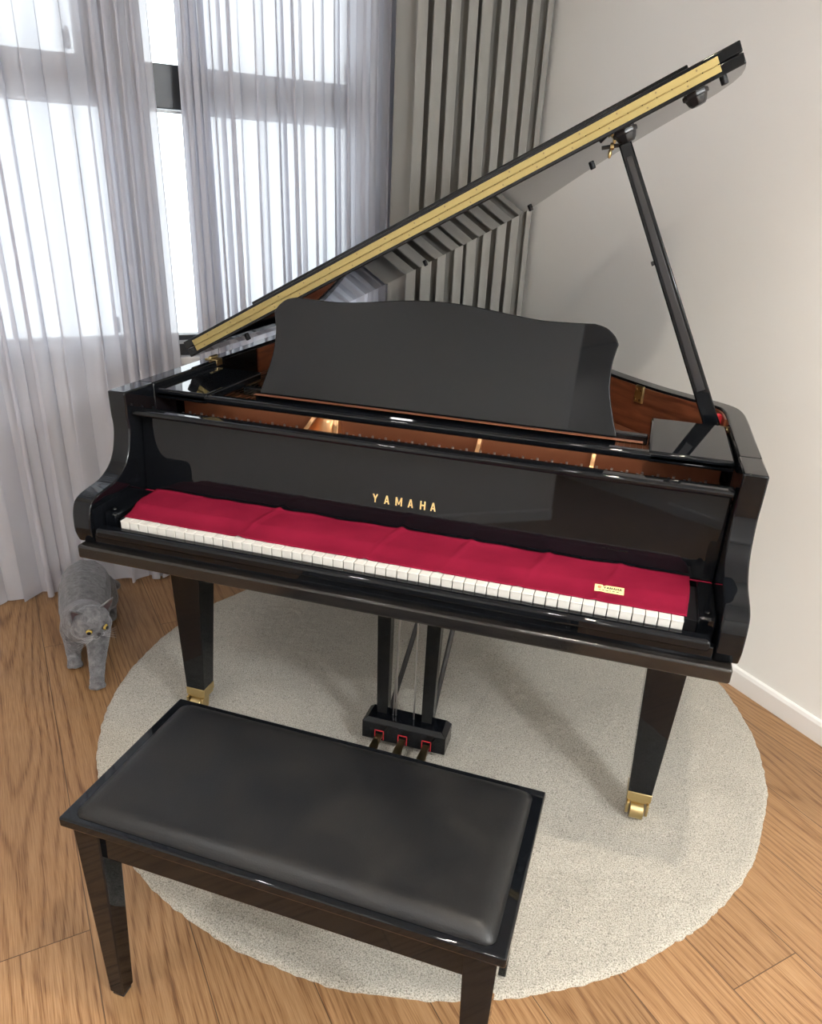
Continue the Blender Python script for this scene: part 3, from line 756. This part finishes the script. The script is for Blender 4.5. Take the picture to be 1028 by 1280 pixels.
for sx in (-1, 1):
    for sy in (-1, 1):
        xo, yo = sx*(bw-.013), sy*(bd-.013)
        q = lambda xo_, yo_, w_, z: [(min(xo_, xo_-sx*w_), min(yo_, yo_-sy*w_), z), (max(xo_, xo_-sx*w_), min(yo_, yo_-sy*w_), z), (max(xo_, xo_-sx*w_), max(yo_, yo_-sy*w_), z), (min(xo_, xo_-sx*w_), max(yo_, yo_-sy*w_), z)]
        lg = MB(); xb, yb_ = xo-sx*.006, yo-sy*.006
        lg.hexa(q(xb, yb_, .031, .010 if sy < 0 else .016), q(xo, yo, .052, zt)); zr = .0165 if (sx > 0 or sy > 0) else 0.0
        if zr: pass
        L = bbuild(lg, 'leg', 'lacquer', bev=.0025)
        rf = MB(); c_ = (xb-sx*.0155, yb_-sy*.0155); rf.box((c_[0]-.0125, c_[1]-.0125, 0.0 if sy < 0 else .0125), (c_[0]+.0125, c_[1]+.0125, .0105 if sy < 0 else .0165)); bbuild(rf, 'foot_pad', 'black_rubber', L, bev=.002)

# ------------------------------------------------------------------ cat
FD = Vector((.60, -.80, 0)).normalized(); SD = Vector((-FD.y, FD.x, 0))       # forward, and its left = right in the photo
CO = Vector((-1.148, .444, 0))
def cw(f, s, z): return CO + FD*f + SD*s + Vector((0, 0, z))
CAT_BALLS = []
def blob(p, r, q=None):
    CAT_BALLS.append((cw(*p), r))
def limb(a, b, ra, rb, n=8):
    for k in range(n+1):
        t = k/n; p = tuple(a[i]+(b[i]-a[i])*t for i in range(3)); blob(p, ra+(rb-ra)*t)
def chain(pts):
    for (a, ra), (b, rb) in zip(pts, pts[1:]): limb(a, b, ra, rb)
# trunk
chain([((-.215, .0, .165), .062), ((-.16, .0, .174), .080), ((-.08, 0, .174), .084), ((0, 0, .172), .080), ((.07, 0, .165), .074), ((.105, 0, .165), .068)])
chain([((-.08, 0, .138), .074), ((.04, 0, .138), .068)])
chain([((.10, 0, .17), .070), ((.135, .008, .195), .060), ((.165, .015, .215), .052)])   # neck
# hind legs
for s in (-1, 1):
    fo = .02 if s < 0 else -.04
    chain([((-.17, s*.036, .14), .060), ((-.135+fo, s*.056, .095), .042), ((-.185+fo, s*.062, .045), .024), ((-.175+fo, s*.062, .022), .021), ((-.135+fo, s*.063, .019), .020)])
# front legs: one reaching forward, the other trailing
chain([((.095, .030, .135), .048), ((.135, .030, .095), .034), ((.185, .024, .055), .026), ((.210, .021, .028), .023), ((.232, .020, .020), .023)])
chain([((.075, -.032, .135), .048), ((.072, -.042, .085), .033), ((.068, -.050, .045), .025), ((.075, -.050, .024), .022), ((.095, -.050, .020), .022)])
for s_, f_ in ((.020, .246), (-.048, .107)):
    for k in (-1.2, 0, 1.2): blob((f_+.004*(1-abs(k)), s_+k*.0125, .014), .0115)
# tail, curled out to one side behind
chain([((-.24, .01, .17), .026), ((-.29, .025, .13), .021), ((-.33, .055, .085), .019), ((-.325, .085, .065), .019)])
# head
HS = .86
HC = cw(.215, .028, .228); yaw = radians(24); pit = radians(-16)
hf = (FD*cos(yaw) + SD*sin(yaw)); hs = Vector((-hf.y, hf.x, 0)); hf = (hf*cos(pit) + Vector((0, 0, 1))*sin(pit)).normalized(); hu = hf.cross(hs).normalized()
if hu.z < 0: hu = -hu
def hp_(f, s, u): return HC + (hf*f + hs*s + hu*u)*HS
def hb(f, s, u, r): CAT_BALLS.append((hp_(f, s, u), r*HS))
hb(0, 0, .006, .056); hb(.004, .014, .012, .050); hb(.004, -.014, .012, .050)
for s in (-1, 1):
    hb(.008, s*.036, -.016, .036); hb(.022, s*.024, -.020, .033); hb(.044, s*.011, -.020, .0185); hb(.030, s*.020, .018, .024)
hb(.046, 0, -.006, .0135); hb(.040, 0, -.034, .017); hb(.036, 0, .012, .022); hb(.055, 0, -.012, .010)
bm = bmesh.new(); bmesh.ops.create_icosphere(bm, subdivisions=2, radius=1)
UV_ = [v.co.copy() for v in bm.verts]; UF_ = [[v.index for v in f.verts] for f in bm.faces]; bm.free()
VV, FF = [], []
for c, r in CAT_BALLS:
    k0 = len(VV); VV += [c + v*r for v in UV_]; FF += [[i+k0 for i in f] for f in UF_]
me = bpy.data.meshes.new('cat'); me.from_pydata(VV, [], FF)
CAT = bpy.data.objects.new('cat', me); COL.objects.link(CAT); me.materials.append(MAT['cat_fur'])
md = CAT.modifiers.new('remesh', 'REMESH'); md.mode = 'VOXEL'; md.voxel_size = .0034; md.use_smooth_shade = True
md = CAT.modifiers.new('smooth', 'SMOOTH'); md.factor = .6; md.iterations = 9
dg = bpy.context.evaluated_depsgraph_get(); ev = bpy.data.meshes.new_from_object(CAT.evaluated_get(dg))
CAT.modifiers.clear(); CAT.data = ev; ev.name = 'cat'
if not ev.materials: ev.materials.append(MAT['cat_fur'])
for p in ev.polygons: p.use_smooth = True
NRM = [v.normal.copy() for v in ev.vertices]; POS = []
for v, nv in zip(ev.vertices, NRM):
    q = v.co + nv*(noise.noise(v.co*90)*.0011); POS += [q.x, q.y, max(q.z, .001)]
ev.vertices.foreach_set('co', POS); ev.update()
tag(CAT, 'grey short-haired cat with amber eyes walking on the oak floor', 'cat')
def eart(s):
    b0 = hp_(.006, s*.020, .049); b1 = hp_(-.004, s*.066, .002); tip = hp_(.012, s*.074, .090)
    fw_ = hf*.9 + hs*s*.3
    e = MB(); N = 8; rows = []
    for k in range(N+1):
        t = k/N; row = []
        for j in range(9):
            w_ = j/8; p = b0.lerp(b1, w_); bulge = sin(pi*w_)
            pt = p.lerp(tip, t**.9) ; pt = pt + (b0-b1).normalized()*0 - hf*(.016*bulge*(1-t)) + (pt-HC).normalized()*(.004*sin(pi*t))
            row.append(e.bm.verts.new(pt))
        rows.append(row)
    for a, b in zip(rows, rows[1:]):
        for j in range(8): e.bm.faces.new([a[j], a[j+1], b[j+1], b[j]])
    o = e.build('ear', 'cat_fur', CAT, smooth=180); m_ = o.modifiers.new('t', 'SOLIDIFY'); m_.thickness = .006; m_.offset = 0
    o.data.materials.append(MAT['cat_ear_inside'])
    # inner skin
    i_ = MB(); rows = []
    for k in range(N+1):
        t = k/N; row = []
        for j in range(9):
            w_ = .14+.72*j/8; p = b0.lerp(b1, w_); bulge = sin(pi*w_)
            pt = p.lerp(tip, (t*.86)**.9) - hf*(.016*bulge*(1-t*.86)) + (p-HC).normalized()*0 + hf*.0045
            row.append(i_.bm.verts.new(pt))
        rows.append(row)
    for a, b in zip(rows, rows[1:]):
        for j in range(8): i_.bm.faces.new([a[j], a[j+1], b[j+1], b[j]])
    i_.build('ear_inside', 'cat_ear_inside', o, smooth=180)
eart(-1); eart(1)
for s in (-1, 1):
    ec = hp_(.0500, s*.0275, .0045); d = (hf*.86 + hs*s*.42 + hu*.05).normalized()
    MB().ball(tuple(ec-d*.0034), .0112, 18).build('eyelid', 'cat_nose', CAT, smooth=180); E_ = MB().ball(tuple(ec), .0098, 20).build('eye', 'cat_eye', CAT, smooth=180)
    R_ = d.to_track_quat('Z', 'Y').to_matrix().to_4x4()
    MB().ball(tuple(ec+d*.0082), (.0060, .0062, .0030), 14, R_).build('pupil', 'cat_pupil', E_, smooth=180)
MB().ball(tuple(hp_(.0665, 0, -.0065)), (.0060, .0068, .0052), 12).build('nose', 'cat_nose', CAT, smooth=180)
mo = MB()
for s in (-1, 1):
    mo.tube([tuple(hp_(.0655, 0, -.016)), tuple(hp_(.0640, s*.007, -.0235)), tuple(hp_(.057, s*.014, -.0235))], .0009, 6)
mo.tube([tuple(hp_(.0675, 0, -.010)), tuple(hp_(.0655, 0, -.017))], .0009, 6)
mo.build('mouth', 'cat_nose', CAT)
wk = MB()
for s in (-1, 1):
    for k in range(5):
        a = hp_(.058, s*.014, -.014-.003*k); b = hp_(.060, s*.048, -.010-.009*k); c2 = hp_(.050, s*.070, -.014-.014*k)
        wk.tube([tuple(a), tuple(b), tuple(c2)], [.0005, .0004, .0002], 4)
wk.build('whiskers', 'whisker_white', CAT)

# ------------------------------------------------------------------ lamps
def room(h, g, z=0): return Vector((h*cos(PHI)-g*sin(PHI), h*sin(PHI)+g*cos(PHI), z))
def downlight(h, g, power, rad=.035, spot=150, col=(1, .9, .78)):
    p = room(h, g, CEIL)
    t = thing('downlight', 'round recessed white ceiling spotlight in a set partly added as fill light', 'ceiling light', tuple(p), 0, 'ceiling downlights')
    b = MB(); n = 28
    o_ = [(p.x+.052*cos(2*pi*k/n), p.y+.052*sin(2*pi*k/n)) for k in range(n)]; i_ = [(p.x+.040*cos(2*pi*k/n), p.y+.040*sin(2*pi*k/n)) for k in range(n)]
    b.strip(o_, i_, CEIL-.006, CEIL+.0, closed=True); b.build('trim_ring', 'trim_white', t)
    b = MB(); b.tube([(p.x, p.y, CEIL-.001), (p.x, p.y, CEIL-.003)], .040, n); b.build('diffuser', 'lamp_glow', t)
    L = bpy.data.lights.new('bulb', 'SPOT'); L.energy = power; L.color = col; L.shadow_soft_size = rad; L.spot_size = radians(spot); L.spot_blend = .8
    o = bpy.data.objects.new('bulb', L); COL.objects.link(o); o.parent = t; o.location = (0, 0, -.012)
for h, g, pw, ra in ((.067, -.80, 92, .03), (-.95, -1.62, 85, .045), (-1.5, -.45, 70, .06), (-1.5, -2.8, 90, .06), (-3.4, -2.85, 70, .05)):  # first two placed from cast shadows, the other three added as ambient fill
    downlight(h, g, pw, ra, col=(1, .88, .72) if ra < .04 else (1, .97, .95))
pg = room(.55, -2.75, 2.22)  # unseen lamp added as fill, mostly for the upper walls
t = thing('fill_lamp', 'unseen fill lamp on the ceiling behind the viewer, added to brighten the upper walls', 'ceiling light', (pg.x, pg.y, CEIL))
MB().tube([(pg.x, pg.y, CEIL), (pg.x, pg.y, CEIL-.02)], .06, 24).build('canopy', 'trim_white', t, bev=.003)
MB().tube([(pg.x, pg.y, CEIL-.018), (pg.x, pg.y, pg.z+.125)], .012, 12).build('stem', 'trim_white', t)
L = bpy.data.lights.new('fill_bulb', 'POINT'); L.energy = 165; L.color = (.95, .98, 1); L.shadow_soft_size = .15
o = bpy.data.objects.new('fill_bulb', L); COL.objects.link(o); o.parent = t; o.location = (0, 0, pg.z-CEIL)
# sky light portals in the window openings
for a, b_ in (W1, W2):
    L = bpy.data.lights.new('window_portal', 'AREA'); L.shape = 'RECTANGLE'; L.size = b_-a; L.size_y = HEAD-SILL
    L.cycles.is_portal = True
    o = bpy.data.objects.new('window_portal', L); COL.objects.link(o)
    o.location = room((a+b_)/2, GB+.10, (HEAD+SILL)/2); o.rotation_euler = (radians(-90), 0, PHI)

# ------------------------------------------------------------------ sky
wd = bpy.data.worlds.new('overcast_sky'); sc.world = wd; wd.use_nodes = True
nt = wd.node_tree; bg = nt.nodes['Background']; bg.inputs['Strength'].default_value = 3.8
tc = nt.nodes.new('ShaderNodeTexCoord'); n_ = nt.nodes.new('ShaderNodeTexNoise'); n_.inputs['Scale'].default_value = 1.6; n_.inputs['Detail'].default_value = 3
r_ = nt.nodes.new('ShaderNodeValToRGB'); r_.color_ramp.elements[0].position = .35; r_.color_ramp.elements[0].color = (.86, .93, 1, 1); r_.color_ramp.elements[1].position = .65; r_.color_ramp.elements[1].color = (1, 1, 1, 1)
nt.links.new(tc.outputs['Generated'], n_.inputs['Vector']); nt.links.new(n_.outputs['Fac'], r_.inputs[0]); nt.links.new(r_.outputs[0], bg.inputs['Color'])

# ------------------------------------------------------------------ camera
cam = bpy.data.cameras.new('camera'); co = bpy.data.objects.new('camera', cam); COL.objects.link(co); sc.camera = co
yaw, pit, rol = -.2759, -.4483, .0496
fw = Vector((sin(yaw)*cos(pit), cos(yaw)*cos(pit), sin(pit))); r0 = fw.cross(Vector((0, 0, 1))).normalized(); u0 = r0.cross(fw)
r2 = r0*cos(rol)+u0*sin(rol); u2 = -r0*sin(rol)+u0*cos(rol)
M = Matrix((r2, u2, -fw)).transposed().to_4x4(); M.translation = Vector((.4504, -1.3225, 1.4321)); co.matrix_world = M
cam.sensor_fit = 'VERTICAL'; cam.sensor_height = 32; cam.lens = 945.07*32/1280; cam.shift_y = (695.5-640)/1280
cam.clip_start = .02

sc.view_settings.view_transform = 'Standard'; sc.view_settings.look = 'None'; sc.view_settings.gamma = 1
sc.view_settings.use_curve_mapping = False; sc.view_settings.exposure = 0.0
sc.cycles.use_denoising = True
sc.cycles.max_bounces = 10; sc.cycles.diffuse_bounces = 5; sc.cycles.glossy_bounces = 5; sc.cycles.transparent_max_bounces = 24; sc.cycles.transmission_bounces = 6
sc.cycles.sample_clamp_indirect = 8
